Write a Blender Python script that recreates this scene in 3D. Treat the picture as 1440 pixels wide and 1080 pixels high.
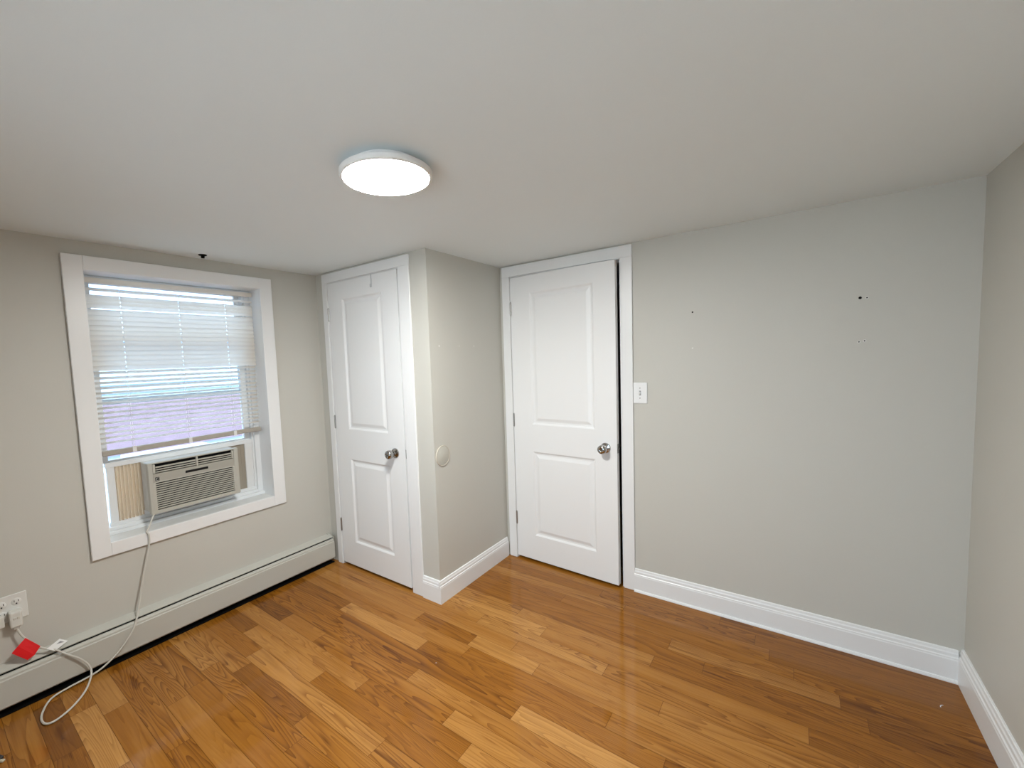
import bpy, bmesh, math, random
from mathutils import Vector, Matrix

for _o in list(bpy.data.objects):
    bpy.data.objects.remove(_o)
S = bpy.context.scene
COL = S.collection
random.seed(7)

# ------------------------------------------------------------------ camera
cam_d = bpy.data.cameras.new('camera')
cam = bpy.data.objects.new('camera', cam_d)
COL.objects.link(cam)
F, YAW, PITCH, ROLL = 601.9, math.radians(37.195), math.radians(-4.158), math.radians(-2.198)
fwd = Vector((-math.sin(YAW) * math.cos(PITCH), math.cos(YAW) * math.cos(PITCH), math.sin(PITCH)))
rt = Vector((math.cos(YAW), math.sin(YAW), 0))
up = rt.cross(fwd)
r2 = rt * math.cos(ROLL) + up * math.sin(ROLL)
u2 = -rt * math.sin(ROLL) + up * math.cos(ROLL)
m = Matrix((r2, u2, -fwd)).transposed().to_4x4()
m.translation = Vector((0, 0, 1.473))
cam.matrix_world = m
cam_d.sensor_fit = 'HORIZONTAL'
cam_d.sensor_width = 36
cam_d.lens = F / 1440 * 36
cam_d.shift_x = (720 - 660) / 1440
cam_d.shift_y = (549 - 540) / 1440
cam_d.clip_start = 0.02
S.camera = cam

# ------------------------------------------------------------------ view, world, daylight
S.view_settings.view_transform = 'Standard'
S.view_settings.look = 'None'
S.view_settings.gamma = 1
S.view_settings.exposure = 0.38
SKY = 4.6          # radiance of the overcast sky
LAMP = 150.0         # radiance of the ceiling lamp's diffuser
wd = bpy.data.worlds.new('world')
S.world = wd
wd.use_nodes = True
bg = wd.node_tree.nodes['Background']
bg.inputs[0].default_value = (0.70, 0.85, 1.0, 1)
bg.inputs[1].default_value = SKY
sun_d = bpy.data.lights.new('sun', 'SUN')
sun_d.energy = 13.0
sun_d.angle = math.radians(2)
sun_d.color = (1, .95, .88)
sun = bpy.data.objects.new('sun', sun_d)
sun.rotation_euler = Vector((-0.42, -0.30, -0.86)).to_track_quat('-Z', 'Y').to_euler()
COL.objects.link(sun)

# key planes of the room (metres; camera stands over the origin)
XW, XS, XR, YK, YC, YF, H = -2.778, -1.694, 0.601, 1.865, 2.645, -1.15, 2.12
T = 0.018
TC = 0.012     # door casing thickness


def portal(name, loc, normal, sx, sy):
    d = bpy.data.lights.new(name, 'AREA')
    d.shape = 'RECTANGLE'
    d.size, d.size_y = sx, sy
    d.cycles.is_portal = True
    o = bpy.data.objects.new(name, d)
    o.location = loc
    o.rotation_euler = Vector(normal).to_track_quat('-Z', 'Z').to_euler()
    COL.objects.link(o)


portal('daylight_portal', (-3.06, 1.0, 1.3), (1, 0, 0), 1.0, 1.5)
portal('daylight_portal', (-.5, YF - .16, 1.20), (0, 1, 0), 2.0, 1.5)

# ------------------------------------------------------------------ materials
MATS = {}


def nt(name):
    mt = bpy.data.materials.new(name)
    mt.use_nodes = True
    t = mt.node_tree
    b = t.nodes['Principled BSDF']
    MATS[name] = mt
    return mt, t, b


def plain(name, col, rough=.5, metal=0, bump=0, bscale=200, var=0, vscale=3, coat=0, spec=.5):
    mt, t, b = nt(name)
    b.inputs['Base Color'].default_value = (*col, 1)
    b.inputs['Roughness'].default_value = rough
    b.inputs['Metallic'].default_value = metal
    b.inputs['Coat Weight'].default_value = coat
    b.inputs['Specular IOR Level'].default_value = spec
    tc = t.nodes.new('ShaderNodeTexCoord')
    if var:
        n = t.nodes.new('ShaderNodeTexNoise')
        n.inputs['Scale'].default_value = vscale
        n.inputs['Detail'].default_value = 4
        t.links.new(tc.outputs['Object'], n.inputs['Vector'])
        mx = t.nodes.new('ShaderNodeMix')
        mx.data_type = 'RGBA'
        mx.inputs[6].default_value = (*[c * (1 - var) for c in col], 1)
        mx.inputs[7].default_value = (*[min(1, c * (1 + var)) for c in col], 1)
        t.links.new(n.outputs['Fac'], mx.inputs[0])
        t.links.new(mx.outputs[2], b.inputs['Base Color'])
    if bump:
        n = t.nodes.new('ShaderNodeTexNoise')
        n.inputs['Scale'].default_value = bscale
        n.inputs['Detail'].default_value = 3
        t.links.new(tc.outputs['Object'], n.inputs['Vector'])
        bp = t.nodes.new('ShaderNodeBump')
        bp.inputs['Strength'].default_value = bump
        bp.inputs['Distance'].default_value = .002
        t.links.new(n.outputs['Fac'], bp.inputs['Height'])
        t.links.new(bp.outputs[0], b.inputs['Normal'])
    return mt


def translucent(name, col, tr=.5, rough=.4):
    mt, t, b = nt(name)
    b.inputs['Base Color'].default_value = (*col, 1)
    b.inputs['Roughness'].default_value = rough
    tl = t.nodes.new('ShaderNodeBsdfTranslucent')
    tl.inputs[0].default_value = (*col, 1)
    mx = t.nodes.new('ShaderNodeMixShader')
    mx.inputs[0].default_value = tr
    t.links.new(b.outputs[0], mx.inputs[1])
    t.links.new(tl.outputs[0], mx.inputs[2])
    t.links.new(mx.outputs[0], t.nodes['Material Output'].inputs[0])
    return mt


plain('wall_paint', (.58, .568, .515), .55, bump=.12, bscale=260, var=.02, vscale=1.5)
plain('ceiling_paint', (.80, .858, .872), .7, bump=.10, bscale=220, var=.015, vscale=1.2)
plain('trim_white', (.84, .845, .84), .32, bump=.03, bscale=60)
plain('door_white', (.86, .865, .86), .36, bump=.05, bscale=90)
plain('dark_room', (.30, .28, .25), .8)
plain('vinyl_white', (.82, .84, .85), .35)
plain('chrome', (.40, .385, .365), .12, 1)
plain('steel', (.38, .37, .35), .30, 1)
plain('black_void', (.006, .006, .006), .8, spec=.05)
plain('heater_enamel', (.54, .53, .475), .38, bump=.03, bscale=80)
plain('ac_plastic', (.49, .478, .42), .42, var=.02, vscale=8)
plain('ac_strip', (.39, .375, .325), .40)
plain('panel_tan', (.36, .325, .265), .55)
plain('rail_tan', (.40, .37, .32), .45)
plain('sill_paint', (.72, .725, .71), .4, var=.12, vscale=16)
plain('ac_metal', (.62, .62, .59), .45, var=.18, vscale=22)
plain('ac_dark', (.012, .012, .012), .6, spec=.15)
plain('outlet_plastic', (.74, .735, .70), .35)
plain('cord_plastic', (.62, .60, .54), .45)
plain('plug_plastic', (.70, .69, .64), .4)
plain('red_tag', (.80, .012, .018), .38)
plain('tag_white', (.82, .82, .80), .5)
plain('tag_ink', (.28, .28, .28), .6)
plain('bumper_cream', (.545, .53, .465), .42)
plain('bumper_edge', (.60, .55, .46), .4)
plain('spackle', (.74, .73, .69), .6)
plain('lamp_plastic', (.80, .80, .79), .4)
plain('brick_red', (.115, .092, .130), .8, var=.2, vscale=6)
plain("siding_white", (.22, .30, .40), .6)
plain('ground_grey', (.62, .61, .59), .9)
plain('scrap_dark', (.02, .018, .02), .5)
plain('hook_grey', (.62, .64, .65), .4)
plain('scrap_pale', (.6, .55, .42), .6)
translucent('blind_vinyl', (.95, .90, .82), .60)
translucent('curtain_vinyl', (.60, .47, .33), .42)

mt, t, b = nt('lamp_glow')
b.inputs['Base Color'].default_value = (.9, .9, .9, 1)
b.inputs['Emission Color'].default_value = (.985, .985, .955, 1)
b.inputs['Emission Strength'].default_value = LAMP

mt, t, b = nt('pane_glass')
gl = t.nodes.new('ShaderNodeBsdfGlass')
gl.inputs['IOR'].default_value = 1.02
gl.inputs['Roughness'].default_value = 0
gl.inputs['Color'].default_value = (.96, .98, 1, 1)
tp = t.nodes.new('ShaderNodeBsdfTransparent')
tp.inputs[0].default_value = (.93, .96, .98, 1)
gs = t.nodes.new('ShaderNodeBsdfGlossy')
gs.inputs['Roughness'].default_value = .02
mxs = t.nodes.new('ShaderNodeMixShader')
fr = t.nodes.new('ShaderNodeFresnel')
fr.inputs[0].default_value = 1.45
t.links.new(fr.outputs[0], mxs.inputs[0])
t.links.new(tp.outputs[0], mxs.inputs[1])
t.links.new(gs.outputs[0], mxs.inputs[2])
t.links.new(mxs.outputs[0], t.nodes['Material Output'].inputs[0])
t.nodes.remove(gl)


def make_wood():
    mt, t, b = nt('oak_planks')
    N, L = t.nodes, t.links
    tc = N.new('ShaderNodeTexCoord')
    at = N.new('ShaderNodeAttribute')
    at.attribute_name = 'plank'
    sep = N.new('ShaderNodeSeparateColor')
    L.new(at.outputs['Color'], sep.inputs[0])

    def math_(op, a, b_=None, c=None):
        n = N.new('ShaderNodeMath')
        n.operation = op
        for i, v in enumerate((a, b_, c)):
            if v is None:
                continue
            if isinstance(v, (int, float)):
                n.inputs[i].default_value = v
            else:
                L.new(v, n.inputs[i])
        return n.outputs[0]

    sx = N.new('ShaderNodeSeparateXYZ')
    L.new(tc.outputs['Object'], sx.inputs[0])

    def vec(ax, ay, oz, ox=0):
        c = N.new('ShaderNodeCombineXYZ')
        L.new(math_('ADD', math_('MULTIPLY', sx.outputs[0], ax), math_('MULTIPLY', sep.outputs[0], 31.0)), c.inputs[0])
        L.new(math_('MULTIPLY', sx.outputs[1], ay), c.inputs[1])
        L.new(math_('MULTIPLY', sep.outputs[2], oz), c.inputs[2])
        return c.outputs[0]

    def noise(v, detail=3, rough=.55, dist=0):
        n = N.new('ShaderNodeTexNoise')
        n.inputs['Scale'].default_value = 1
        n.inputs['Detail'].default_value = detail
        n.inputs['Roughness'].default_value = rough
        n.inputs['Distortion'].default_value = dist
        L.new(v, n.inputs['Vector'])
        return n.outputs['Fac']

    ramp = N.new('ShaderNodeValToRGB')
    e = ramp.color_ramp.elements
    e[0].position = 0; e[0].color = (.125, .040, .0045, 1)
    e[1].position = 1; e[1].color = (.48, .232, .060, 1)
    k = e.new(.5); k.color = (.285, .104, .009, 1)
    body = noise(vec(1.0, 13, 17), 3)
    tone = math_('ADD', sep.outputs[1], math_('MULTIPLY', math_('SUBTRACT', body, .5), .50))
    L.new(tone, ramp.inputs[0])
    # growth rings cut lengthwise: contour lines of a stretched field
    field = noise(vec(1.05, 12.5, 23), 2, .35, .1)
    ring = math_('FRACT', math_('MULTIPLY', field, math_('ADD', 9.0, math_('MULTIPLY', sep.outputs[2], 18.0))))
    ringl = math_('POWER', ring, 2.2)
    fib = noise(vec(5, 150, 5), 3, .6)
    fibl = math_('POWER', fib, 1.6)
    streak_n = noise(vec(2.4, 24, 41), 2, .5, .5)
    mr = N.new('ShaderNodeMapRange')
    mr.inputs['From Min'].default_value = .645
    mr.inputs['From Max'].default_value = .76
    L.new(streak_n, mr.inputs['Value'])
    dark = math_('ADD', math_('MULTIPLY', math_('MULTIPLY', ringl, math_('POWER', sep.outputs[0], .5)), .62), math_('ADD', math_('MULTIPLY', fibl, .40), math_('MULTIPLY', mr.outputs[0], .45)))
    mul = math_('SUBTRACT', 1.24, math_('MINIMUM', dark, .8))
    mx = N.new('ShaderNodeMix')
    mx.data_type = 'RGBA'
    mx.blend_type = 'MULTIPLY'
    mx.inputs[0].default_value = 1
    cmb = N.new('ShaderNodeCombineColor')
    L.new(mul, cmb.inputs[0])
    L.new(math_('POWER', mul, 1.25), cmb.inputs[1])
    L.new(math_('POWER', mul, 1.6), cmb.inputs[2])
    L.new(ramp.outputs[0], mx.inputs[6])
    L.new(cmb.outputs[0], mx.inputs[7])
    L.new(mx.outputs[2], b.inputs['Base Color'])
    b.inputs['Roughness'].default_value = .42
    b.inputs['Specular IOR Level'].default_value = .05
    b.inputs['Coat Weight'].default_value = .60
    b.inputs['Coat Roughness'].default_value = .09
    bp = N.new('ShaderNodeBump')
    bp.inputs['Strength'].default_value = .18
    bp.inputs['Distance'].default_value = .0006
    L.new(math_('ADD', fib, field), bp.inputs['Height'])
    L.new(bp.outputs[0], b.inputs['Normal'])


make_wood()


# ------------------------------------------------------------------ mesh helpers
def box(bm, x0, x1, y0, y1, z0, z1, bev=0, rot=None, seg=1):
    r = bmesh.ops.create_cube(bm, size=1)
    vs = r['verts']
    c = Vector(((x0 + x1) / 2, (y0 + y1) / 2, (z0 + z1) / 2))
    for v in vs:
        v.co = Vector((v.co.x * (x1 - x0), v.co.y * (y1 - y0), v.co.z * (z1 - z0)))
    if bev:
        es = list({e for v in vs for e in v.link_edges})
        rr = bmesh.ops.bevel(bm, geom=es, offset=bev, segments=seg, affect='EDGES', profile=.5)
        vs = list({v for f in rr['faces'] for v in f.verts} | {v for v in vs if v.is_valid})
    for v in vs:
        if rot:
            v.co = rot @ v.co
        v.co += c
    return bm


def cyl(bm, p0, p1, r, seg=24, r1=None):
    p0, p1 = Vector(p0), Vector(p1)
    d = p1 - p0
    q = d.to_track_quat('Z', 'Y').to_matrix()
    res = bmesh.ops.create_cone(bm, cap_ends=True, segments=seg, radius1=r, radius2=r if r1 is None else r1, depth=d.length)
    for v in res['verts']:
        v.co = q @ v.co + (p0 + p1) / 2
    return bm


def lathe(bm, prof, origin, axis, seg=40):
    """prof: list of (radius, height along axis)"""
    q = Vector(axis).to_track_quat('Z', 'Y').to_matrix()
    o = Vector(origin)
    rings = []
    for r, h in prof:
        if r < 1e-6:
            rings.append([bm.verts.new(o + q @ Vector((0, 0, h)))])
        else:
            rings.append([bm.verts.new(o + q @ Vector((r * math.cos(a), r * math.sin(a), h)))
                          for a in [2 * math.pi * i / seg for i in range(seg)]])
    for a, c in zip(rings, rings[1:]):
        for i in range(seg):
            j = (i + 1) % seg
            if len(a) == 1 and len(c) == 1:
                continue
            if len(a) == 1:
                bm.faces.new((a[0], c[i], c[j]))
            elif len(c) == 1:
                bm.faces.new((a[i], c[0], a[j]))
            else:
                bm.faces.new((a[i], c[i], c[j], a[j]))
    return bm


def catmull(pts, n=8):
    pts = [Vector(p) for p in pts]
    out = []
    P = [pts[0] * 2 - pts[1]] + pts + [pts[-1] * 2 - pts[-2]]
    for i in range(1, len(P) - 2):
        p0, p1, p2, p3 = P[i - 1:i + 3]
        for k in range(n):
            u = k / n
            out.append(.5 * ((2 * p1) + (p2 - p0) * u + (2 * p0 - 5 * p1 + 4 * p2 - p3) * u * u + (-p0 + 3 * p1 - 3 * p2 + p3) * u ** 3))
    out.append(pts[-1])
    return out


def tube(bm, pts, r, seg=10):
    rings = []
    for i, p in enumerate(pts):
        d = (pts[min(i + 1, len(pts) - 1)] - pts[max(i - 1, 0)]).normalized()
        a = d.cross(Vector((.31, .17, .94))).normalized()
        c = d.cross(a)
        rings.append([bm.verts.new(p + a * r * math.cos(2 * math.pi * k / seg) + c * r * math.sin(2 * math.pi * k / seg)) for k in range(seg)])
    for a, c in zip(rings, rings[1:]):
        for k in range(seg):
            j = (k + 1) % seg
            bm.faces.new((a[k], a[j], c[j], c[k]))
    bm.faces.new(rings[0][::-1])
    bm.faces.new(rings[-1])
    return bm


def sweep(bm, prof, p0, p1, out, lift=(0, 0, 1)):
    """profile (d along out, z) closed polygon, swept p0 -> p1"""
    p0, p1, out, lift = Vector(p0), Vector(p1), Vector(out), Vector(lift)
    a = [bm.verts.new(p0 + out * d + lift * z) for d, z in prof]
    c = [bm.verts.new(p1 + out * d + lift * z) for d, z in prof]
    n = len(prof)
    for i in range(n):
        j = (i + 1) % n
        bm.faces.new((a[i], a[j], c[j], c[i]))
    bm.faces.new(a[::-1])
    bm.faces.new(c)
    return bm


ORG = {}


def new():
    return bmesh.new()


def obj(name, bm, mat, parent=None, smooth=False, kind=None, loc=None):
    """bm is in world coordinates (local to the root for rotated parents)"""
    bmesh.ops.recalc_face_normals(bm, faces=bm.faces)
    base = ORG.get(parent.name, Vector((0, 0, 0))) if parent else Vector((0, 0, 0))
    loc = Vector(loc) if loc is not None else base.copy()
    for v in bm.verts:
        v.co -= loc
    me = bpy.data.meshes.new(name)
    bm.to_mesh(me)
    bm.free()
    me.materials.append(MATS[mat])
    if smooth:
        for p in me.polygons:
            p.use_smooth = True
        me.set_sharp_from_angle(angle=math.radians(40))
    o = bpy.data.objects.new(name, me)
    COL.objects.link(o)
    if parent:
        o.parent = parent
        o.location = loc - base
    else:
        o.location = loc
    ORG[o.name] = loc
    if kind:
        o['kind'] = kind
    return o


def tag(o, label, cat, group=None, kind=None):
    o['label'] = label
    o['category'] = cat
    if group:
        o['group'] = group
    if kind:
        o['kind'] = kind
    return o


def thing(name, loc, label, cat, group=None, kind=None):
    o = bpy.data.objects.new(name, None)
    o.empty_display_size = .05
    o.location = loc
    COL.objects.link(o)
    ORG[o.name] = Vector(loc)
    return tag(o, label, cat, group, kind)


def struct(name, bm, mat, label, cat):
    return tag(obj(name, bm, mat), label, cat, kind='structure')


# ------------------------------------------------------------------ room shell
WY0, WY1, WZ0, WZ1 = .571, 1.436, .610, 1.980      # clear opening of the window recess
XO = XW - .26                                     # outer face of the window wall
bm = new()
LB = .010
for a in ((YF - .12, WY0 - LB, 0, H), (WY1 + LB, YC + .12, 0, H), (WY0 - LB, WY1 + LB, 0, WZ0 - LB), (WY0 - LB, WY1 + LB, WZ1 + LB, H)):
    box(bm, XO, XW, *a)
struct('wall_left', bm, 'wall_paint', 'grey painted wall around the window, above the long baseboard heater', 'wall')

D2 = (-1.609, -.842, 2.037)      # entry door opening x0, x1, z1
bm = new()
for a in ((XW, D2[0] - .012, 0, H), (D2[1] + .012, XR + .12, 0, H), (D2[0] - .012, D2[1] + .012, D2[2] + .012, H)):
    box(bm, a[0], a[1], YC, YC + .12, a[2], a[3])
struct('wall_back', bm, 'wall_paint', 'wide grey painted wall with the light switch and screw holes', 'wall')
bm = new()
box(bm, XR, XR + .12, YF - .12, YC, 0, H)
struct('wall_right', bm, 'wall_paint', 'plain grey wall seen edge-on, meeting the wall with screw holes', 'wall')

D1 = (-2.640, -1.930, 2.042)     # closet door opening
bm = new()
for a in ((XW, D1[0] - .012, 0, H), (D1[1] + .012, XS, 0, H), (D1[0] - .012, D1[1] + .012, D1[2] + .012, H)):
    box(bm, a[0], a[1], YK, YK + .10, a[2], a[3])
box(bm, XS - .10, XS, YK + .10, YC, 0, H)
struct('wall_closet', bm, 'wall_paint', 'grey painted closet box jutting out between the two white doors', 'wall')

bm = new()
V2 = (-1.45, .45, .50, 1.90)    # added window, unseen behind the camera, to supply daylight
for a in ((XO, V2[0], 0, H), (V2[1], XR + .12, 0, H), (V2[0], V2[1], 0, V2[2]), (V2[0], V2[1], V2[3], H)):
    box(bm, a[0], a[1], YF - .12, YF, a[2], a[3])
struct('wall_front', bm, 'wall_paint', 'grey painted wall behind the viewer holding the added window', 'wall')
bm = new()
y0 = YF - .12
for a in ((V2[0], V2[0] + .05, V2[2], V2[3]), (V2[1] - .05, V2[1], V2[2], V2[3]), (V2[0], V2[1], V2[2], V2[2] + .05), (V2[0], V2[1], V2[3] - .05, V2[3])):
    box(bm, a[0], a[1], y0 + .02, y0 + .08, a[2], a[3])
box(bm, V2[0] + .05, V2[1] - .05, y0 + .03, y0 + .07, 1.18, 1.22)
box(bm, -.545, -.455, y0 + .02, y0 + .08, V2[2] + .05, V2[3] - .05)
w2 = thing('added_window', (-.5, YF, .50), 'added wide white framed window, unseen behind the viewer, supplying daylight', 'window', kind='structure')
obj('window_frame', bm, 'vinyl_white', w2)
bm = new()
box(bm, V2[0] + .04, V2[1] - .04, y0 + .048, y0 + .052, V2[2] + .04, V2[3] - .04)
obj('pane', bm, 'pane_glass', w2)

# hall beyond the ajar door
bm = new()
hx0, hx1, hy1 = -1.9, -.3, YC + 1.3
box(bm, hx0 - .08, hx0, YC + .12, hy1, 0, H)
box(bm, hx1, hx1 + .08, YC + .12, hy1, 0, H)
box(bm, hx0 - .08, hx1 + .08, hy1, hy1 + .08, 0, H)
struct('wall_hall', bm, 'dark_room', 'unlit hallway walls seen as a dark slit beside the ajar door', 'wall')

bm = new()
box(bm, XO, XR + .12, YF - .12, hy1 + .08, H, H + .1)
struct('ceiling', bm, 'ceiling_paint', 'low flat off-white ceiling carrying the round lamp', 'ceiling')

# floor: strips of oak, each plank its own quad with its own tone
PITCHW, PH0 = .0888, .0045
ENDS = {6: [-1.91], 7: [-2.178, -.85], 8: [-2.215, -1.30], 9: [-2.293, -1.536, -.72], 10: [-2.147, -1.62], 11: [-2.209, -1.256, -.45],
        12: [-2.428, -1.78, -.85], 13: [-1.562, -.968, -.2], 14: [-2.36, -2.03, -1.119], 15: [-1.415, -.52], 16: [-2.101, -.904, .12],
        17: [-2.163, -1.52, -.35], 18: [-1.301, -.575], 19: [-1.709, -1.327, -.951, -.05], 20: [-1.12, -.42], 21: [-1.40, -.683, .2],
        22: [-1.05, .066], 23: [-1.25, -.52], 24: [-.315, .251], 25: [-.48, .173], 26: [-1.1, .020], 27: [-.765, -.074], 28: [-.929, -.136], 29: [-.30]}
TONES = {(14, 0): .25, (14, 1): .55, (14, 2): .52, (14, 3): .78, (16, 2): .92, (16, 1): .5, (13, 1): .46, (13, 2): .78, (11, 1): .72, (11, 2): .6,
         (15, 1): .66, (15, 2): .8, (19, 1): .42, (19, 2): .85, (19, 3): .66, (18, 1): .5, (12, 1): .70, (12, 2): .5, (12, 0): .3, (10, 0): .62,
         (10, 1): .35, (9, 1): .55, (8, 0): .55, (8, 1): .5, (7, 0): .6, (21, 2): .6, (21, 1): .8, (25, 1): .72, (25, 2): .33, (24, 1): .45,
         (24, 2): .28, (26, 1): .55, (26, 2): .5, (22, 1): .6, (22, 2): .38, (28, 2): .42, (28, 3): .35, (27, 2): .36, (27, 0): .7, (27, 1): .55,
         (20, 1): .62, (20, 0): .66, (17, 1): .8, (23, 1): .7, (29, 1): .42, (29, 0): .55}
bm = new()
lay = bm.loops.layers.float_color.new('plank')
rng = random.Random(21)
GAP = .0007
x_lo, x_hi, y_lo, y_hi = XW, XR, YF, hy1
n = math.floor((y_lo - PH0) / PITCHW)
while True:
    ya = PH0 + (n - .5) * PITCHW
    yb = ya + PITCHW
    if ya > y_hi:
        break
    ca, cb = max(ya, y_lo), min(yb, y_hi)
    rng = random.Random(1000 + n * 17)
    if cb - ca > .004:
        ends = ENDS.get(n)
        if ends is None:
            ends, x = [], x_lo + rng.uniform(.1, .6)
            while x < x_hi - .1:
                ends.append(x)
                x += rng.uniform(.35, .95)
        xs = [x_lo] + ends + [x_hi]
        for i, (xa, xb) in enumerate(zip(xs, xs[1:])):
            f = bm.faces.new([bm.verts.new(p) for p in ((xa + GAP, ca + GAP, 0), (xb - GAP, ca + GAP, 0), (xb - GAP, cb - GAP, 0), (xa + GAP, cb - GAP, 0))])
            tone = TONES.get((n, i), min(.9, max(.2, rng.gauss(.54, .15))))
            c = (rng.random(), tone, rng.random(), 1)
            for lp in f.loops:
                lp[lay] = c
    n += 1
for f in list(bm.faces):
    f.normal_update()
    if f.normal.z < 0:
        f.normal_flip()
sub = [(XO, XR + .12, YF - .12, hy1 + .08)]
for x0, x1, ya, yb in sub:      # dark subfloor showing in the seams
    q = bm.faces.new([bm.verts.new(p) for p in ((x0, ya, -.0015), (x1, ya, -.0015), (x1, yb, -.0015), (x0, yb, -.0015))])
    for lp in q.loops:
        lp[lay] = (.5, -.25, .5, 1)
me = bpy.data.meshes.new('floor')
bm.to_mesh(me)
bm.free()
me.materials.append(MATS['oak_planks'])
fl = bpy.data.objects.new('floor', me)
COL.objects.link(fl)
tag(fl, 'glossy honey-coloured oak strip floor', 'floor', kind='structure')

# ------------------------------------------------------------------ baseboards
BASE = [(0, 0), (.017, 0), (.017, .098), (.0155, .103), (.0155, .108), (.012, .112), (.0115, .124), (.0085, .130), (.007, .139), (.004, .142), (0, .142)]
bm = new()
sweep(bm, BASE, (-.768, YC, 0), (XR - .0175, YC, 0), (0, -1, 0))
sweep(bm, [(0.017, 0), (.026, 0), (.0255, .006), (.022, .012), (.017, .014)], (-.768, YC, 0), (XR - .0175, YC, 0), (0, -1, 0))
struct('baseboard_back', bm, 'trim_white', 'white moulded baseboard running from the ajar door to the corner', 'baseboard')
bm = new()
sweep(bm, [(d * 1.1, z * 1.06) for d, z in BASE], (XR, YF, 0), (XR, YC, 0), (-1, 0, 0))
struct('baseboard_right', bm, 'trim_white', 'white baseboard along the edge-on grey wall', 'baseboard')
bm = new()
B2 = [(d, z * .98) for d, z in BASE]
sweep(bm, B2, (XS, YK - .017, 0), (XS, YC - .018, 0), (1, 0, 0))
sweep(bm, B2, (-1.825, YK, 0), (XS, YK, 0), (0, -1, 0))
struct('baseboard_closet', bm, 'trim_white', 'white baseboard wrapping the outer corner of the closet', 'baseboard')


# ------------------------------------------------------------------ doors
def leaf_mesh(w, h, th, panels):
    """front face at y=0 looking to -y, hinge edge at x=0, bottom z=0"""
    bm = new()
    xs = [0, panels[0][0], panels[0][1], w]
    zs = [0]
    for _, _, z0, z1 in sorted(panels, key=lambda p: p[2]):
        zs += [z0, z1]
    zs.append(h)
    holes = {(round(p[0], 4), round(p[2], 4)) for p in panels}

    def V(x, y, z):
        return bm.verts.new((x, y, z))
    for i in range(3):
        for j in range(len(zs) - 1):
            x0, x1, z0, z1 = xs[i], xs[i + 1], zs[j], zs[j + 1]
            if (round(x0, 4), round(z0, 4)) in holes and i == 1:
                steps = [(0, 0), (.006, .0035), (.012, .0085), (.022, .0095), (.030, .0075), (.044, .0025), (.048, .002)]
                loops = [[V(x0 + d, y, z0 + d), V(x1 - d, y, z0 + d), V(x1 - d, y, z1 - d), V(x0 + d, y, z1 - d)] for d, y in steps]
                for a, c in zip(loops, loops[1:]):
                    for k in range(4):
                        bm.faces.new((a[k], a[(k + 1) % 4], c[(k + 1) % 4], c[k]))
                bm.faces.new(loops[-1])
            else:
                bm.faces.new((V(x0, 0, z0), V(x1, 0, z0), V(x1, 0, z1), V(x0, 0, z1)))
    for a in (((0, 0, 0), (0, th, 0), (0, th, h), (0, 0, h)), ((w, 0, 0), (w, th, 0), (w, th, h), (w, 0, h)),
              ((0, 0, h), (w, 0, h), (w, th, h), (0, th, h)), ((0, 0, 0), (w, 0, 0), (w, th, 0), (0, th, 0)),
              ((0, th, 0), (w, th, 0), (w, th, h), (0, th, h))):
        bm.faces.new([V(*p) for p in a])
    bmesh.ops.remove_doubles(bm, verts=bm.verts, dist=1e-5)
    return bm


def knob_mesh(x, z):
    bm = new()
    prof = [(0, 0), (.0325, 0), (.0325, .003), (.030, .007), (.020, .010), (.0135, .013), (.012, .020), (.013, .026), (.0185, .030),
            (.0250, .038), (.0275, .047), (.0280, .058), (.0265, .067), (.021, .073), (.013, .0745), (.0105, .0725), (.004, .0725), (.004, .076), (0, .076)]
    lathe(bm, prof, (x, 0, z), (0, -1, 0))
    return bm


def place(o, parent, M):
    o.parent = parent
    o.matrix_local = M


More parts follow.
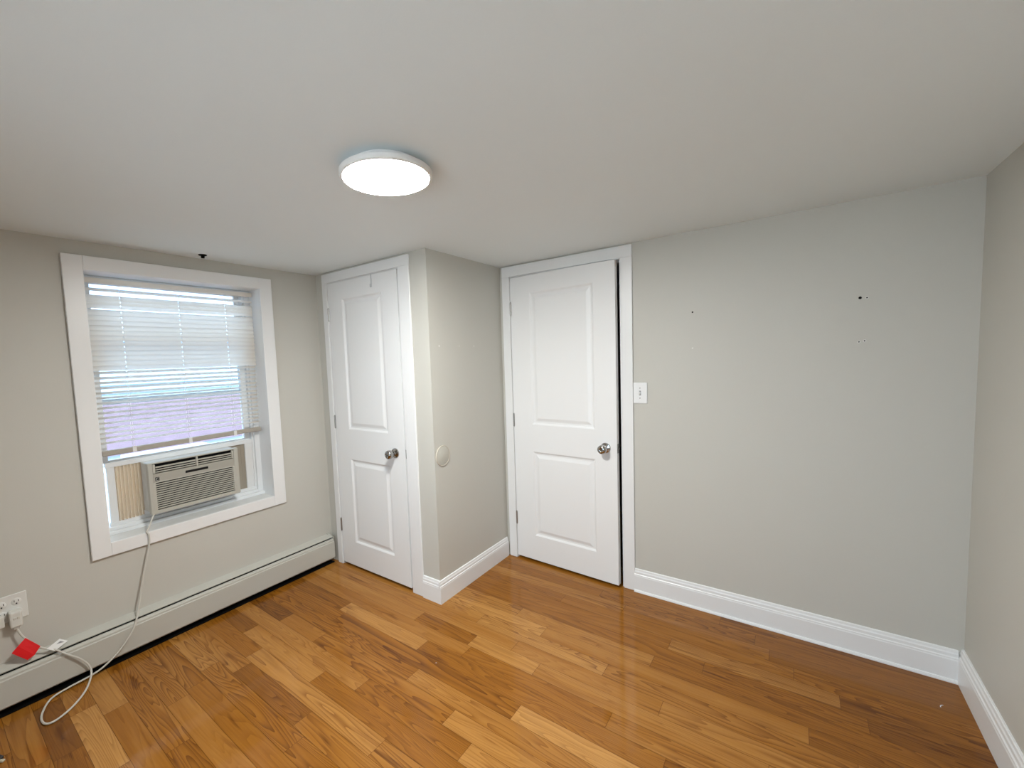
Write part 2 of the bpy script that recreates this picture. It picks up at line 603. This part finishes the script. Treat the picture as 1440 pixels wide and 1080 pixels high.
def build_door(name, label, x0, x1, z1, ywall, leaf_x, leaf_w, leaf_z0, leaf_h, panels, ang, cas, knob, hz, strike_z, jd):
    root = thing(name, ((x0 + x1) / 2, ywall, 0), label, 'door', kind='structure')
    o_l, o_r, o_t = cas
    bm = new()
    box(bm, o_l, x0 - .002, ywall - TC, ywall, 0, z1 + .004, .002)
    box(bm, x1 + .010, o_r, ywall - TC, ywall, 0, z1 + .004, .002)
    box(bm, o_l, o_r, ywall - TC, ywall, z1 + .004, o_t, .002)
    obj('casing', bm, 'trim_white', root)
    bm = new()
    box(bm, x0 - .012, x0, ywall + .0005, ywall + jd, 0, z1 + .012)
    box(bm, x1, x1 + .012, ywall + .0005, ywall + jd, 0, z1 + .012)
    box(bm, x0, x1, ywall + .0005, ywall + jd, z1, z1 + .012)
    for xa, xb in ((x0, x0 + .011), (x1 - .011, x1)):     # stop
        box(bm, xa, xb, ywall + .046, ywall + jd - .01, 0, z1)
    box(bm, x0, x1, ywall + .046, ywall + jd - .01, z1 - .011, z1)
    obj('jamb', bm, 'trim_white', root)
    bm = leaf_mesh(leaf_w, leaf_h, .035, panels)
    lf = obj('door_leaf', bm, 'door_white')
    M = Matrix.Translation(Vector((leaf_x, ywall - .004, leaf_z0)) - ORG[root.name]) @ Matrix.Rotation(ang, 4, 'Z')
    place(lf, root, M)
    k = obj('knob', knob_mesh(knob[0], knob[1]), 'chrome', smooth=True)
    place(k, lf, Matrix.Identity(4))
    bm = new()
    box(bm, leaf_w - .001, leaf_w + .0012, .006, .029, knob[1] - .029, knob[1] + .029, .0008)
    box(bm, leaf_w, leaf_w + .007, .011, .023, knob[1] - .008, knob[1] + .008, .001)
    k = obj('latch', bm, 'steel')
    place(k, lf, Matrix.Identity(4))
    for z in hz:
        bm = new()
        cyl(bm, (leaf_x - .002, ywall - .006, z - .045), (leaf_x - .002, ywall - .006, z + .045), .0065, 16)
        cyl(bm, (leaf_x - .002, ywall - .006, z - .049), (leaf_x - .002, ywall - .006, z + .049), .004, 12)
        for k in range(1, 5):
            zz = z - .045 + k * .018
            cyl(bm, (leaf_x - .002, ywall - .006, zz - .0006), (leaf_x - .002, ywall - .006, zz + .0006), .0069, 16)
        box(bm, leaf_x - .0035, leaf_x - .0005, ywall - .004, ywall + .028, z - .045, z + .045)
        obj('hinge', bm, 'steel', root, smooth=True)
    bm = new()
    box(bm, x1 - .0012, x1 + .0005, ywall + .004, ywall + .034, strike_z - .030, strike_z + .030, .0005)
    obj('strike_plate', bm, 'ac_dark', root)  # strike plate coloured near-black to stand for the shaded latch opening
    return root


build_door('door_1', 'narrow white two-panel closet door between the heater and the closet corner', D1[0], D1[1], D1[2], YK,
           -2.637, .700, .020, 2.019, [(.150, .555, .175, .782), (.150, .555, .995, 1.900)], 0,
           (-2.694, -1.826, 2.108), (.612, .872), (1.825, 1.06, .300), .90, .10)
build_door('door_2', 'wider white two-panel door standing slightly ajar beside the light switch', D2[0], D2[1], D2[2], YC,
           -1.606, .750, .018, 2.014, [(.150, .610, .180, .790), (.150, .610, .982, 1.898)], math.radians(-2.7),
           (-1.672, -.766, 2.111), (.678, .870), (1.816, 1.025, .303), .90, .12)

# ------------------------------------------------------------------ window
w1 = thing('window_1', (XW, 1.0, WZ0), 'white-cased deep window with the blind and air conditioner', 'window', kind='structure')
bm = new()
cy0, cy1, cz0, cz1 = .493, 1.5165, .544, 2.049
box(bm, XW, XW + T, cy0, WY0, cz0, cz1, .002)
box(bm, XW, XW + T, WY1, cy1, cz0, cz1, .002)
box(bm, XW, XW + T, WY0, WY1, WZ1, cz1, .002)
box(bm, XW, XW + T, WY0, WY1, cz0, WZ0, .002)
obj('casing', bm, 'trim_white', w1)
XB = XO + .02
bm = new()
box(bm, XB, XW, WY0 - LB, WY0, WZ0, WZ1)
box(bm, XB, XW, WY1, WY1 + LB, WZ0, WZ1)
box(bm, XB, XW, WY0 - LB, WY1 + LB, WZ1, WZ1 + LB)
obj('jamb_liner', bm, 'trim_white', w1)
bm = new()
box(bm, XB, XW, WY0 - LB, WY1 + LB, WZ0 - LB, WZ0)
sl = obj('sill', bm, 'sill_paint', w1)
# vinyl frame set deep in the recess
FX0, FX1 = -3.010, -2.905
bm = new()
box(bm, FX0, FX1, WY0, WY0 + .024, WZ0, WZ1, .002)
box(bm, FX0, FX1, WY1 - .034, WY1, WZ0, WZ1, .002)
box(bm, FX0 + .01, FX1 - .015, WY1 - .046, WY1 - .034, WZ0 + .02, WZ1 - .03, .001)
box(bm, FX0, FX1, WY0 + .024, WY1 - .034, WZ1 - .016, WZ1, .002)
box(bm, FX0, FX1 + .022, WY0, WY1, WZ0, WZ0 + .018, .002)
box(bm, FX0, FX1, WY0 + .024, WY1 - .034, WZ0 + .018, WZ0 + .036, .002)
obj('window_frame', bm, 'vinyl_white', w1)


def sash(name, xa, xb, y0, y1, z0, z1, bot, top, st):
    bm = new()
    box(bm, xa, xb, y0, y0 + st, z0, z1, .002)
    box(bm, xa, xb, y1 - st, y1, z0, z1, .002)
    box(bm, xa, xb, y0 + st, y1 - st, z0, z0 + bot, .002)
    box(bm, xa, xb, y0 + st, y1 - st, z1 - top, z1, .002)
    s = obj(name, bm, 'vinyl_white', w1)
    bm = new()
    box(bm, (xa + xb) / 2 - .002, (xa + xb) / 2 + .002, y0 + st - .004, y1 - st + .004, z0 + bot - .004, z1 - top + .004)
    obj('pane', bm, 'pane_glass', s)


sash('upper_sash', -3.000, -2.972, WY0 + .026, WY1 - .036, 1.30, WZ1 - .017, .030, .014, .034)
sash('lower_sash', -2.968, -2.938, WY0 + .026, WY1 - .048, .990, 1.685, .012, .030, .034)

# ------------------------------------------------------------------ mini blind
BX = -2.862
bl = thing('mini_blind', (BX, 1.0, 1.06), 'white slatted blind in the window, upper slats closed, lower slats open', 'blind')
bm = new()
box(bm, BX - .013, BX + .013, .582, 1.426, 1.936, 1.961, .002)
obj('headrail', bm, 'blind_vinyl', bl)
SW = .0345
LAD = (.728, 1.0, 1.256)


def slat(bm, z0, z1, a, y0=.588, y1=1.424, sag=.0055):
    """curved slat; a = tilt of the room edge below horizontal"""
    prof = []
    for k in range(7):
        u = k / 6 - .5
        prof.append((u * SW, sag * (1 - (2 * u) ** 2)))
    pts = []
    for u, w in prof:
        pts.append((BX + u * math.cos(a) + w * math.sin(a), -u * math.sin(a) + w * math.cos(a)))
    ys = [y0]
    for l in LAD:
        ys += [l - .0022, l + .0022]
    ys.append(y1)
    rows = [[bm.verts.new((x, y, z + z0 + (z1 - z0) * (y - y0) / (y1 - y0))) for x, z in pts] for y in ys]
    for r in range(len(rows) - 1):
        for i in range(6):
            if r % 2 and i in (2, 3):       # punched hole for the lift cord
                continue
            bm.faces.new((rows[r][i], rows[r][i + 1], rows[r + 1][i + 1], rows[r + 1][i]))


bm = new()
zs = [(1.903, math.radians(33)), (1.862, math.radians(60)), (1.842, math.radians(62)), (1.8235, math.radians(64))]
z = 1.789
while z > 1.495:
    zs.append((z, math.radians(61)))
    z -= .0262
z_open = z
k = 0
while z > 1.085:
    zs.append((z, math.radians(-22)))
    z -= .0262
    k += 1
for zz, a in zs:
    j = random.uniform(-.0012, .0012)
    slat(bm, zz + j - .004 * max(0, (1.52 - zz)), zz + j + .001, a + random.uniform(-.02, .02))
obj('slats', bm, 'blind_vinyl', bl, smooth=True)
bm = new()
box(bm, BX - .014, BX + .014, .590, 1.424, 1.044, 1.072, .004, rot=Matrix.Rotation(.010, 3, 'X'))
rail = obj('bottom_rail', bm, 'rail_tan', bl)
for y in LAD:
    bm = new()
    for dx in (-.017, .017):
        tube(bm, [Vector((BX + dx, y, 1.94)), Vector((BX + dx, y, 1.055))], .0008, 6)
    obj('ladder_cord', bm, 'tag_white', bl)
    bm = new()
    box(bm, BX + .012, BX + .0165, y - .009, y + .009, 1.043, 1.073, .001)
    obj('rail_clip', bm, 'tag_white', rail)

# ------------------------------------------------------------------ window air conditioner
AX = -2.795
AY0, AY1, AZ0, AZ1 = .762, 1.238, .684, .972
ac = thing('window_air_conditioner', (AX, 1.0, .63), 'beige window air conditioner with slatted grille sitting under the blind', 'air conditioner')
bm = new()
box(bm, -3.30, AX - .030, AY0 + .006, AY1 - .006, AZ0 + .004, AZ1 - .004, .004)
obj('cabinet', bm, 'ac_metal', ac)
GY0, GY1 = AY0 + .022, AY1 - .026
bm = new()   # front bezel
xf0, xf1 = AX - .034, AX
box(bm, xf0, xf1, AY0, GY0, AZ0, AZ1, .003)
box(bm, xf0, xf1, GY1, AY1, AZ0, AZ1, .003)
box(bm, xf0, xf1 - .001, GY0 - .004, GY1 + .004, AZ1 - .008, AZ1 - .0005, .002)
box(bm, xf0, xf1 - .001, GY0 - .004, GY1 + .004, AZ0 + .0005, AZ0 + .018, .002)
fp = obj('front_bezel', bm, 'ac_plastic', ac)
bm = new()
box(bm, xf0, xf0 + .006, GY0 - .002, GY1 + .002, AZ0 + .014, AZ1 - .004)
obj('inner_cavity', bm, 'ac_dark', ac)
# air outlet louvres
bm = new()
LZ0, LZ1 = .912, .964
ym = (GY0 + GY1) / 2 + .008
for q, zz in enumerate((.914, .9265, .939)):
    box(bm, AX - .014, AX - .004, GY0 + .016, GY1 - .012, zz, zz + .0058 + .002 * (q == 2), .0012)
box(bm, AX - .022, AX - .001, ym - .004, ym + .004, .908, .964, .001)
for ya, yb in ((GY0 + .001, GY0 + .014), (GY1 - .011, GY1 - .001)):
    box(bm, AX - .016, AX - .003, ya, yb, .911, .960, .002)
obj('outlet_louver', bm, 'ac_plastic', ac)
bm = new()
box(bm, AX - .028, AX - .002, GY0 - .002, GY1 + .002, .861, .909, .002)
cs = obj('control_strip', bm, 'ac_strip', ac)
bm = new()
box(bm, AX - .004, AX - .0008, .941, 1.062, .879, .893, .001)
obj('display_window', bm, 'ac_dark', cs)
bm = new()
box(bm, AX - .004, AX - .0008, .793, .812, .868, .889, .001)
bd = obj('badge', bm, 'ac_dark', cs)
bm = new()
for p in ((.7965, .8085, .8835, .8855), (.7965, .7985, .8715, .8855), (.7965, .8085, .8715, .8735)):
    box(bm, AX - .001, AX - .0005, *p)
obj('badge_mark', bm, 'ac_metal', bd)
bm = new()   # intake grille with thirteen slots
NS = 13
gz0, gz1 = AZ0 + .018, .861
st = (gz1 - gz0) / (NS)
for q in range(NS + 1):
    zc = gz0 + q * st
    box(bm, AX - .009, AX - .001, GY0 + .006, GY1 - .004, zc - st * .26, zc + st * .26, .0010)
box(bm, AX - .02, AX - .0015, GY0 - .003, GY0 + .010, gz0, gz1, .001)
box(bm, AX - .02, AX - .0015, GY1 - .008, GY1 + .003, gz0, gz1, .001)
obj('intake_grille', bm, 'ac_plastic', ac)
# mounting rails and pleated side curtains
CX = -2.930
bm = new()
box(bm, CX - .020, CX + .006, .612, 1.391, .966, .9915, .001)
box(bm, CX - .022, CX + .002, AY0 - .002, AY1, .974, .9905, .001)
obj('top_rail', bm, 'vinyl_white', ac)
bm = new()
box(bm, CX - .020, CX + .008, .612, 1.391, .646, .664, .001)
box(bm, CX - .018, CX + .004, AY0 + .004, AY1 - .004, .660, AZ0 + .006, .001)
obj('bottom_rail', bm, 'vinyl_white', ac)


def curtain(y0, y1, nf, depth, fy0, fy1):
    bm = new()
    xs = []
    N_ = nf * 2
    for i in range(N_ + 1):
        y = y0 + (y1 - y0) * i / N_
        xs.append((CX - .008 + (depth if i % 2 else -depth), y))
    top = [bm.verts.new((x, y, .967)) for x, y in xs]
    bot = [bm.verts.new((x, y, .663)) for x, y in xs]
    for i in range(N_):
        bm.faces.new((bot[i], bot[i + 1], top[i + 1], top[i]))
    c = obj('side_curtain', bm, 'curtain_vinyl', ac)
    bm = new()
    box(bm, CX - .018, CX + .004, fy0, fy1, .663, .967, .0015)
    obj('curtain_frame', bm, 'vinyl_white', c)


curtain(.646, .776, 8, .009, .616, .650)
bm = new()
box(bm, CX - .014, CX - .006, AY1 - .012, 1.346, .663, .967)
box(bm, CX - .007, CX - .004, 1.318, 1.324, .664, .966)
sp = obj('side_panel', bm, 'panel_tan', ac)
bm = new()
box(bm, CX - .018, CX + .004, 1.342, 1.391, .663, .967, .0015)
obj('panel_frame', bm, 'vinyl_white', sp)

# power cord: off the unit, over the sill, down past the heater, a loop on the floor, back up to the wall socket
HX = XW + .085
cp = [(-2.83, .790, .692), (-2.790, .765, .680), (-2.772, .735, .628), (-2.758, .722, .6165), (-2.752, .728, .598), (-2.752, .726, .55), (-2.752, .710, .481), (-2.748, .687, .391), (-2.735, .660, .282),
      (-2.712, .632, .190), (-2.698, .601, .134), (-2.694, .545, .072), (-2.690, .488, .036), (-2.688, .435, .020), (-2.688, .348, .012),
      (-2.672, .288, .007), (-2.601, .251, .006), (-2.537, .239, .006), (-2.494, .250, .006), (-2.492, .285, .006), (-2.534, .342, .006),
      (-2.605, .396, .009), (-2.672, .430, .030), (-2.693, .431, .065), (-2.695, .404, .116), (-2.702, .362, .162), (-2.716, .320, .207),
      (-2.728, .279, .236), (-2.736, .235, .302), (-2.744, .217, .352), (-2.747, .214, .375)]
bm = new()
tube(bm, catmull(cp, 8), .0042, 10)
cord = obj('power_cord', bm, 'cord_plastic', ac, smooth=True)
bm = new()
box(bm, XW + .006, XW + .050, .196, .236, .366, .436, .006, seg=2)
box(bm, XW + .010, XW + .040, .203, .229, .352, .368, .004)
pl = obj('plug', bm, 'plug_plastic', cord)
bm = new()
box(bm, XW + .0495, XW + .052, .207, .217, .402, .412, .001)
box(bm, XW + .0495, XW + .052, .219, .228, .402, .412, .001)
obj('reset_button', bm, 'cord_plastic', pl)
bm = new()   # folded red tag round the cord


def sheet(bm, quads, th):
    for q in quads:
        q = [Vector(p) for p in q]
        nrm = (q[1] - q[0]).cross(q[3] - q[0]).normalized() * th
        a = [bm.verts.new(p) for p in q]
        c = [bm.verts.new(p + nrm) for p in q]
        for i in range(4):
            j = (i + 1) % 4
            bm.faces.new((a[i], a[j], c[j], c[i]))
        bm.faces.new(a[::-1])
        bm.faces.new(c)


R0, R1, R2, R3, R4, R5 = (-2.722, .211, .283), (-2.728, .237, .305), (-2.716, .279, .247), (-2.712, .257, .219), (-2.714, .234, .208), (-2.722, .190, .262)
sheet(bm, [(R0, R1, R2, R3), (R0, R3, R4, R5)], .0008)
obj('warning_tag', bm, 'red_tag', cord)
bm = new()
sheet(bm, [((-2.712, .296, .224), (-2.710, .322, .200), (-2.735, .372, .212), (-2.737, .345, .236))], .0007)
wt = obj('cord_label', bm, 'tag_white', cord)
bm = new()
sheet(bm, [((-2.7165, .314, .2175), (-2.7160, .330, .2035), (-2.7315, .362, .2115), (-2.7325, .346, .2265))], .0011)
obj('label_print', bm, 'tag_ink', wt)

# ------------------------------------------------------------------ baseboard heater
ht = thing('baseboard_heater', (XW, .6, 0), 'long beige metal baseboard heater on the floor under the window', 'heater')
hy0, hy1_ = YF + .02, 1.840
bm = new()
sweep(bm, [(0.0005, .206), (.004, .206), (.030, .196), (.046, .189), (.046, .186), (.030, .192), (.003, .2015), (.003, .02), (.0005, .02)], (XW, hy0, 0), (XW, hy1_, 0), (1, 0, 0))
obj('back_hood', bm, 'heater_enamel', ht)
bm = new()
sweep(bm, [(.040, .176), (.050, .178), (.053, .172), (.060, .168), (.0605, .160), (.0655, .156), (.0655, .040), (.060, .033), (.050, .033), (.050, .036), (.058, .037), (.0625, .042), (.0625, .155), (.050, .170), (.040, .172)],
      (XW, hy0, 0), (XW, hy1_, 0), (1, 0, 0))
obj('front_cover', bm, 'heater_enamel', ht)
bm = new()
box(bm, XW + .006, XW + .038, hy0 + .02, hy1_ - .02, .06, .165)
obj('fin_core', bm, 'ac_dark', ht)
bm = new()
box(bm, XW + .0005, XW + .060, hy1_ - .004, hy1_, .02, .196, .001)
box(bm, XW + .0005, XW + .012, hy1_ - .02, hy1_ + .004, .196, .212, .001)
obj('end_cap', bm, 'heater_enamel', ht)
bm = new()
box(bm, XW + .004, XW + .061, hy0, hy1_ - .004, .0005, .004)  # flat black strip standing in for the shade beneath the heater
obj('shade_strip', bm, 'black_void', ht)

# ------------------------------------------------------------------ ceiling lamp
LX, LY = -1.085, 1.020
lp = thing('ceiling_lamp', (LX, LY, H), 'round flat white ceiling lamp, lit', 'lamp')
bm = new()
cyl(bm, (LX, LY, 2.098), (LX, LY, H - .0005), .118, 48)
obj('mounting_base', bm, 'lamp_plastic', lp, smooth=True)
bm = new()
lathe(bm, [(.10, 2.0985), (.150, 2.0985), (.1525, 2.0965), (.1525, 2.085), (.150, 2.0805), (.145, 2.0785), (.141, 2.0795), (.141, 2.083), (.10, 2.083)], (LX, LY, 0), (0, 0, 1), 72)
obj('rim', bm, 'lamp_plastic', lp, smooth=True)
bm = new()
lathe(bm, [(.1405, 2.0822), (.1405, 2.0785), (.135, 2.0772), (.10, 2.0765), (0, 2.0762)], (LX, LY, 0), (0, 0, 1), 72)
obj('diffuser', bm, 'lamp_glow', lp, smooth=True)

# ------------------------------------------------------------------ switch and sockets
sw = thing('light_switch', (-.727, YC, 1.232), 'white toggle light switch on the wall beside the ajar door', 'light switch')
bm = new()
box(bm, -.766, -.686, YC - .006, YC - .0003, 1.170, 1.296, .004, seg=2)
obj('cover_plate', bm, 'trim_white', sw)
bm = new()
box(bm, -.7315, -.7225, YC - .018, YC - .004, 1.226, 1.240, .002, rot=Matrix.Rotation(math.radians(25), 3, 'X'))
obj('toggle', bm, 'trim_white', sw)
bm = new()
box(bm, -.7325, -.7215, YC - .0066, YC - .004, 1.219, 1.247)
obj('toggle_slot', bm, 'tag_ink', sw)
for z in (1.203, 1.263):
    bm = new()
    lathe(bm, [(.0035, 0), (.0035, .0012), (.002, .0018), (0, .0018)], (-.727, YC - .0058, z), (0, -1, 0), 14)
    obj('screw', bm, 'steel', sw, smooth=True)

so = thing('wall_socket', (XW, .203, .443), 'white double-gang wall socket above the heater with plugs in it', 'socket')
bm = new()
box(bm, XW + .0003, XW + .006, .145, .260, .384, .503, .003, seg=2)
obj('cover_plate', bm, 'outlet_plastic', so)
for y in (.180, .226):
    for z in (.466, .421):
        bm = new()
        lathe(bm, [(0, 0), (.0165, 0), (.0165, .0012), (.0155, .002), (0, .002)], (XW + .0055, y, z), (1, 0, 0), 24)
        r = obj('receptacle', bm, 'outlet_plastic', so, smooth=True)
        bm = new()
        box(bm, XW + .0070, XW + .0078, y - .0075, y - .0053, z - .0005, z + .008)
        box(bm, XW + .0070, XW + .0078, y + .0053, y + .0075, z - .0005, z + .008)
        cyl(bm, (XW + .0068, y, z - .008), (XW + .0078, y, z - .008), .003, 12)
        obj('slots', bm, 'black_void', r)

p2 = thing('plug', (XW + .03, .163, .40), 'white plug cut off by the picture edge beside the bigger plug', 'plug')
bm = new()
box(bm, XW + .009, XW + .040, .152, .182, .378, .430, .005, seg=2)
obj('plug_body', bm, 'plug_plastic', p2)
bm = new()
tube(bm, catmull([(XW + .03, .163, .379), (XW + .035, .155, .33), (XW + .04, .11, .27), (XW + .05, .02, .24), (XW + .05, -.12, .22)], 8), .0035, 8)
obj('plug_cord', bm, 'cord_plastic', p2, smooth=True)

# ------------------------------------------------------------------ small things on walls, ceiling and floor
bp_ = thing('wall_bumper', (XS, 1.936, .895), 'round cream disc stuck on the shaded closet side near the corner', 'wall bumper')
bm = new()
lathe(bm, [(0, 0), (.0615, 0), (.0615, .003), (.0585, .0045), (0, .0045)], (XS + .0003, 1.938, .896), (1, 0, 0), 48)
obj('disc', bm, 'bumper_cream', bp_, smooth=True)
bm = new()
lathe(bm, [(.0625, 0), (.0630, .0035), (.0605, .0065), (.0585, .0045), (.0585, .001)], (XS + .0003, 1.938, .896), (1, 0, 0), 48)
obj('rim', bm, 'bumper_edge', bp_, smooth=True)

hk = thing('ceiling_hook', (-2.675, 1.078, H), 'small black hook stub on the ceiling above the window', 'hook')
bm = new()
lathe(bm, [(0, 0), (.022, 0), (.021, .003), (.010, .006), (.0085, .018), (0, .020)], (-2.675, 1.078, H - .0004), (0, 0, -1), 20)
obj('stub', bm, 'black_void', hk, smooth=True)


def screw_hole(x, z, dark, label, r=.0042):
    o = thing('wall_anchor', (x, YC, z), label, 'wall anchor', 'empty screw holes in the wide grey wall')
    bm = new()
    lathe(bm, [(r * .45, .0002), (r * .55, .0014), (r * .9, .0014), (r, .0004), (r, 0)], (x, YC - .0003, z), (0, -1, 0), 18)
    obj('collar', bm, 'black_void' if dark else 'spackle', o, smooth=True)
    bm = new()
    lathe(bm, [(0, .0005), (r * .55, .0005)], (x, YC - .0003, z), (0, -1, 0), 18)
    obj('hole', bm, 'black_void' if (dark or r > .0045) else 'spackle', o)


screw_hole(-.446, 1.684, True, 'lone black screw hole above the white dot near the light switch')
screw_hole(-.446, 1.487, False, 'lone white filled dot below the black hole near the light switch', .004)
screw_hole(.238, 1.683, True, 'black screw hole paired with a white ring high on the wide wall', .006)
screw_hole(.261, 1.681, False, 'white ringed anchor right next to the high black hole', .006)
screw_hole(.238, 1.484, False, 'white anchor of the lower pair, on the side nearer the switch', .006)
screw_hole(.257, 1.488, False, 'white anchor of the lower pair, on the side nearer the corner', .006)

for y, r, lab in ((1.95, .007, 'pale filled spot nearest the closet corner, in the row above the disc'),
                  (2.145, .004, 'middle pale filled spot of the row on the shaded closet side'),
                  (2.30, .005, 'pale filled spot of the closet-side row nearest the wider door')):
    bm = new()
    lathe(bm, [(r, 0), (r * .8, .0007), (0, .0009)], (XS + .0003, y, 1.559), (1, 0, 0), 14)
    tag(obj('filled_screw_hole', bm, 'spackle', loc=(XS, y, 1.559)), lab, 'filled hole', 'filled screw holes on the closet side')

for (x, y, a, lab) in ((-1.372, 1.456, .4, 'tiny white paint chip on the oak floor in front of the closet corner'),
                       (.497, 2.424, 1.1, 'white sliver of paint on the dark floor strips near the far corner')):
    bm = new()
    ln = .0035 if x < 0 else .010
    pts = [(-1, -.3), (-.4, .1), (.5, .15), (1, -.35), (.9, .1), (.3, .55), (-.5, .5), (-1, .1)]
    ca, sa = math.cos(a), math.sin(a)
    lo, hi = [], []
    for px, py in pts:
        X, Y = x + ln * (px * ca - py * sa * .6), y + ln * (px * sa + py * ca * .6)
        lo.append(bm.verts.new((X, Y, .0002)))
        hi.append(bm.verts.new((X, Y, .0016)))
    bm.faces.new(lo[::-1])
    bm.faces.new(hi)
    for i in range(8):
        j = (i + 1) % 8
        bm.faces.new((lo[i], lo[j], hi[j], hi[i]))
    tag(obj('paint_chip', bm, 'tag_white', loc=(x, y, 0)), lab, 'paint chip', 'paint chips on the floor')

sc = thing('scrap', (-2.42, .106, 0), 'tiny dark scrap with a pale end on the floor in front of the socket', 'scrap')
bm = new()
box(bm, -2.455, -2.415, .085, .112, .0003, .012, .003, rot=Matrix.Rotation(.4, 3, 'Z'))
obj('dark_piece', bm, 'scrap_dark', sc)
bm = new()
box(bm, -2.414, -2.396, .104, .116, .0003, .009, .002, rot=Matrix.Rotation(.7, 3, 'Z'))
obj('pale_end', bm, 'scrap_pale', sc)
hkx = -2.170
bm = new()
box(bm, hkx - .004, hkx + .004, YK - .0058, YK - .0045, 1.962, 2.0408)
box(bm, hkx - .004, hkx + .004, YK - .014, YK - .0045, 1.960, 1.9615)
box(bm, hkx - .004, hkx + .004, YK - .015, YK - .0138, 1.960, 1.980)
box(bm, hkx - .004, hkx + .004, YK - .0058, YK + .030, 2.0396, 2.0408)
tag(obj('over_door_hook', bm, 'hook_grey', loc=(hkx, YK, 1.96)), 'thin pale grey hook strap over the top edge of the narrow closet door', 'hook')

# ------------------------------------------------------------------ outside the window
nb = thing('neighbouring_house', (-7.2, 1.5, -3), 'pale blue-white sided house with a mauve band seen through the open slats', 'house')
bm = new()
zz = 1.08
for k in range(28):
    sweep(bm, [(0, 0), (.018, 0), (.004, .115), (0, .115)], (-7.2, -6, .38 - .115 * (k + 1)), (-7.2, 9, .38 - .115 * (k + 1)), (1, 0, 0))
while zz < 3.2:      # lapped siding boards
    sweep(bm, [(0, 0), (.018, 0), (.004, .115), (0, .115)], (-7.2, -6, zz), (-7.2, 9, zz), (1, 0, 0))
    zz += .115
box(bm, -7.6, -7.2, -6, 9, 1.08, 3.2)
box(bm, -7.6, -7.2, -6, 9, -3, .38)
obj('siding', bm, 'siding_white', nb)
bm = new()
box(bm, -7.6, -7.15, -6, 9, .38, 1.08)
obj('brick_band', bm, 'brick_red', nb)
bm = new()
sweep(bm, [(-.5, 3.2), (.25, 3.2), (-2.0, 4.3), (-2.2, 4.2)], (-7.2, -6.2, 0), (-7.2, 9.2, 0), (1, 0, 0))
obj('roof', bm, 'siding_white', nb)
bm = new()
box(bm, -40, 40, -40, 40, -3.2, -3.0)
g = struct('ground', bm, 'ground_grey', 'grey ground outside, far below the window', 'ground')
